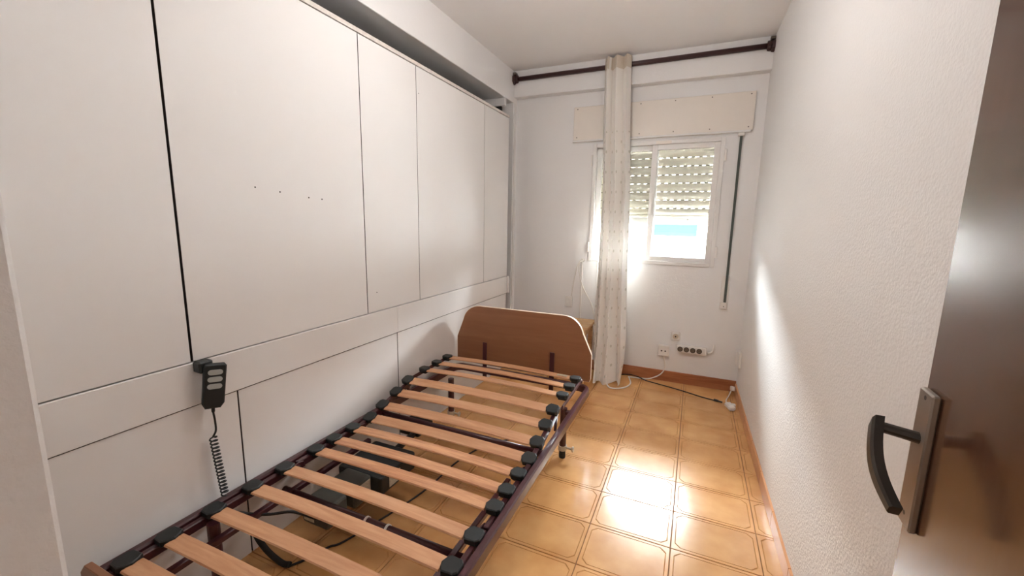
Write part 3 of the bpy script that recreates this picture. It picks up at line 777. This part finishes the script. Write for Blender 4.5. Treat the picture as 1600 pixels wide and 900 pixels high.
os_ = thing('wall_outlet', 'white outlet plate left of the curtain above the headboard', 'socket', (-0.972, YB, 0.54))
obj('outlet_plate', box(-1.004, -0.940, YB-0.016, YB+0.001, 0.540, 0.630, 0.005, seg=2), 'white_plastic', os_)
obj('plate_insert', box(-0.994, -0.950, YB-0.019, YB-0.015, 0.556, 0.614, 0.002), 'white_alu', os_)

ac = thing('aerial_cable', 'white cables looping down from the window corner behind the curtain', 'cable', (-0.88, YB, 0.45))
obj('wire', tube(spline([(-0.845, YB-0.010, 0.952), (-0.872, YB-0.020, 0.955), (-0.905, YB-0.012, 0.90), (-0.930, YB-0.010, 0.78), (-0.950, YB-0.010, 0.632)]), 0.004, 8), 'white_cable', ac, smooth=True)
obj('wire', tube(spline([(-0.848, YB-0.012, 0.945), (-0.880, YB-0.030, 0.930), (-0.888, YB-0.026, 0.86), (-0.845, YB-0.03, 0.72), (-0.775, YB-0.03, 0.60), (-0.742, YB-0.03, 0.50), (-0.745, YB-0.03, 0.44)]), 0.0045, 8), 'white_cable', ac, smooth=True)
obj('conduit', box(-0.875, -0.862, YB-0.010, YB+0.001, 0.30, 0.942, 0.002), 'white_plastic', ac)
obj('conduit', box(-0.742, -0.732, YB-0.010, YB+0.001, 0.30, 0.942, 0.002), 'white_plastic', ac)

# right wall box and the small adaptor in the corner
YQ = 3.365
sw = thing('wall_box', 'white switch box on the right wall near the window corner', 'switch', (xr(YQ), YQ, 0.22))
obj('box_base', box(xr(YQ)-0.016, xr(YQ)+0.001, YQ-0.050, YQ+0.048, 0.235, 0.350, 0.004), 'white_plastic', sw)
obj('box_cover', box(xr(YQ)-0.034, xr(YQ)-0.015, YQ-0.042, YQ+0.020, 0.246, 0.340, 0.005), 'white_plastic', sw)
ad_ = thing('cable_adaptor', 'white adaptor and plug joined by a short lead in the floor corner', 'adaptor', (0.33, 3.25, 0.0))
obj('coupler', bar((0.337, 3.41, 0.045), (0.345, 3.335, 0.068), 0.020, 0.034, 0.005), 'white_plastic', ad_)
obj('short_lead', tube(spline([(0.336, 3.385, 0.035), (0.318, 3.33, 0.012), (0.297, 3.25, 0.006), (0.294, 3.18, 0.012), (0.298, 3.145, 0.016)]), 0.0042, 8), 'white_cable', ad_, smooth=True)
obj('plug', bar((0.298, 3.152, 0.0185), (0.325, 3.070, 0.0185), 0.046, 0.034, 0.009), 'white_plastic', ad_)
obj('plug_tab', box(0.318, 0.344, 3.092, 3.122, 0.024, 0.042, 0.004), 'white_plastic', ad_)

# ------------------------------------------------------------------ wooden stool behind the headboard
sl = thing('wooden_stool', 'rough pine stool standing behind the headboard by the curtain', 'stool', (-0.86, 3.20, 0.0))
for k in range(3):
    y0 = 3.06+k*0.098
    obj('top_board', box(-1.06, -0.700, y0, y0+0.092, 0.452, 0.472, 0.003), 'stool', sl)
for xx in (-1.04, -0.735):
    for yy_ in (3.075, 3.31):
        obj('leg', box(xx-0.016, xx+0.016, yy_-0.016, yy_+0.016, 0.0, 0.452, 0.002), 'stool', sl)
    obj('apron', box(xx-0.010, xx+0.010, 3.0915, 3.2935, 0.392, 0.4515, 0.002), 'stool', sl)
    obj('stretcher', box(xx-0.010, xx+0.010, 3.0915, 3.2935, 0.12, 0.155, 0.002), 'stool', sl)
obj('apron', box(-1.0235, -0.7515, 3.065, 3.085, 0.392, 0.4515, 0.002), 'stool', sl)

# ------------------------------------------------------------------ door (standing open at right)
dr = thing('door_1', None, None, (0.39, 0.48, 0.0), kind='structure')
DE = Vector((0.362, 0.857, 0)); DH = Vector((0.322, 0.150, 0))       # free edge and hinge edge of the room-side face
dt = (DH-DE).normalized(); dn = Vector((dt.y, -dt.x, 0))
if dn.x > 0: dn = -dn
def dmat(o, z): return Matrix(((dt.x, dn.x, 0, o.x), (dt.y, dn.y, 0, o.y), (0, 0, 1, z), (0, 0, 0, 1)))
DW = (DH-DE).length
leaf = xform(box(0, DW, -0.032, 0.0, 0.008, 2.04, 0.003), dmat(DE, 0))
lf = obj('door_leaf', leaf, 'door', dr)
pl = xform(box(0.008, 0.056, 0.0, 0.011, 0.786, 1.018, 0.0025), dmat(DE, 0))
po = obj('handle_plate', pl, 'plate', dr)
for zz in (0.808, 1.007):
    obj('screw', xform(tube([(0.032, 0.009, zz), (0.032, 0.0112, zz)], 0.004, 8), dmat(DE, 0)), 'dark_hole', po)
lv = tube([(0.034, 0.008, 0.940), (0.030, 0.030, 0.942), (0.026, 0.060, 0.945)], [0.0095, 0.009, 0.009], 12)
def lever_grip():
    # drooping, tapering flat grip curved like a sabre
    b = bmesh.new(); rings = []; n = 14
    for i in range(n+1):
        t = i/n; s_ = 0.016+0.112*t
        d = 0.060+0.010*math.sin(PI*t)-0.004*t
        z = 0.947-0.088*t-0.006*math.sin(PI*t)
        hh = 0.0165-0.0075*t; ww = 0.0075
        rings.append([b.verts.new((s_+hh*0.6*c, d+ww*e_, z+hh*c)) for c, e_ in ((-1, -1), (-1, 0.6), (-0.6, 1), (0.6, 1), (1, 0.6), (1, -1))])
    for i in range(n):
        for k in range(6): b.faces.new((rings[i][k], rings[i][(k+1) % 6], rings[i+1][(k+1) % 6], rings[i+1][k]))
    b.faces.new(rings[0][::-1]); b.faces.new(rings[-1]); return b
join(lv, lever_grip())
obj('lever', xform(lv, dmat(DE, 0)), 'lever', po)

# ------------------------------------------------------------------ added fill pendant above the frame, brightens the room
lx, ly, lz = FILL_LOC
hl = thing('fill_pendant', 'added fill pendant on a white cord above the bed, out of frame', 'lamp', FILL_LOC)
obj('cord', tube([(lx, ly, lz+0.195), (lx, ly, 2.4705)], 0.004, 8), 'white_cable', hl)
obj('ceiling_rose', tube([(lx, ly, 2.47), (lx, ly, 2.499)], [0.035, 0.05], 16), 'white_plastic', hl)
obj('lamp_holder', tube([(lx, ly, lz+0.135), (lx, ly, lz+0.196)], [0.022, 0.016], 12), 'white_plastic', hl)

hx, hy, hz = -1.60, -0.60, 2.20
h2 = thing('hall_fill_lamp', 'added fill lamp in the hall beyond the doorway, out of frame', 'lamp', (hx, hy, hz))
obj('ceiling_rose', tube([(hx, hy, 2.47), (hx, hy, 2.499)], [0.09, 0.10], 16), 'white_plastic', h2)
obj('lamp_stem', tube([(hx, hy, 2.335), (hx, hy, 2.4705)], 0.012, 10), 'white_plastic', h2)
# ------------------------------------------------------------------ outside the window
obj('ground', box(-40, 40, YB+0.21, 60, -8.3, -8.0), 'street', kind='structure')
nb = thing('neighbour_building', 'pale building with a brick bay across the street outside the window', 'building', (0, 13, -8))
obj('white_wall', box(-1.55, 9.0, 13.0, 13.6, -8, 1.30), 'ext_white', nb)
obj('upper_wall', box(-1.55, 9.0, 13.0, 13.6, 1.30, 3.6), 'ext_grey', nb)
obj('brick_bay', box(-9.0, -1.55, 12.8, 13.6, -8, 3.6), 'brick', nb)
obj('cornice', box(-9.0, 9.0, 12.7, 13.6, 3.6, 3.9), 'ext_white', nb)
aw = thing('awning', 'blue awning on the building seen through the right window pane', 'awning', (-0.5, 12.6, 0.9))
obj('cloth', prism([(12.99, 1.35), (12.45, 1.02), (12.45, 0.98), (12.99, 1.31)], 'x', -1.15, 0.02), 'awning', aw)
obj('valance', box(-1.15, 0.02, 12.43, 12.45, 0.92, 1.02), 'awning', aw)
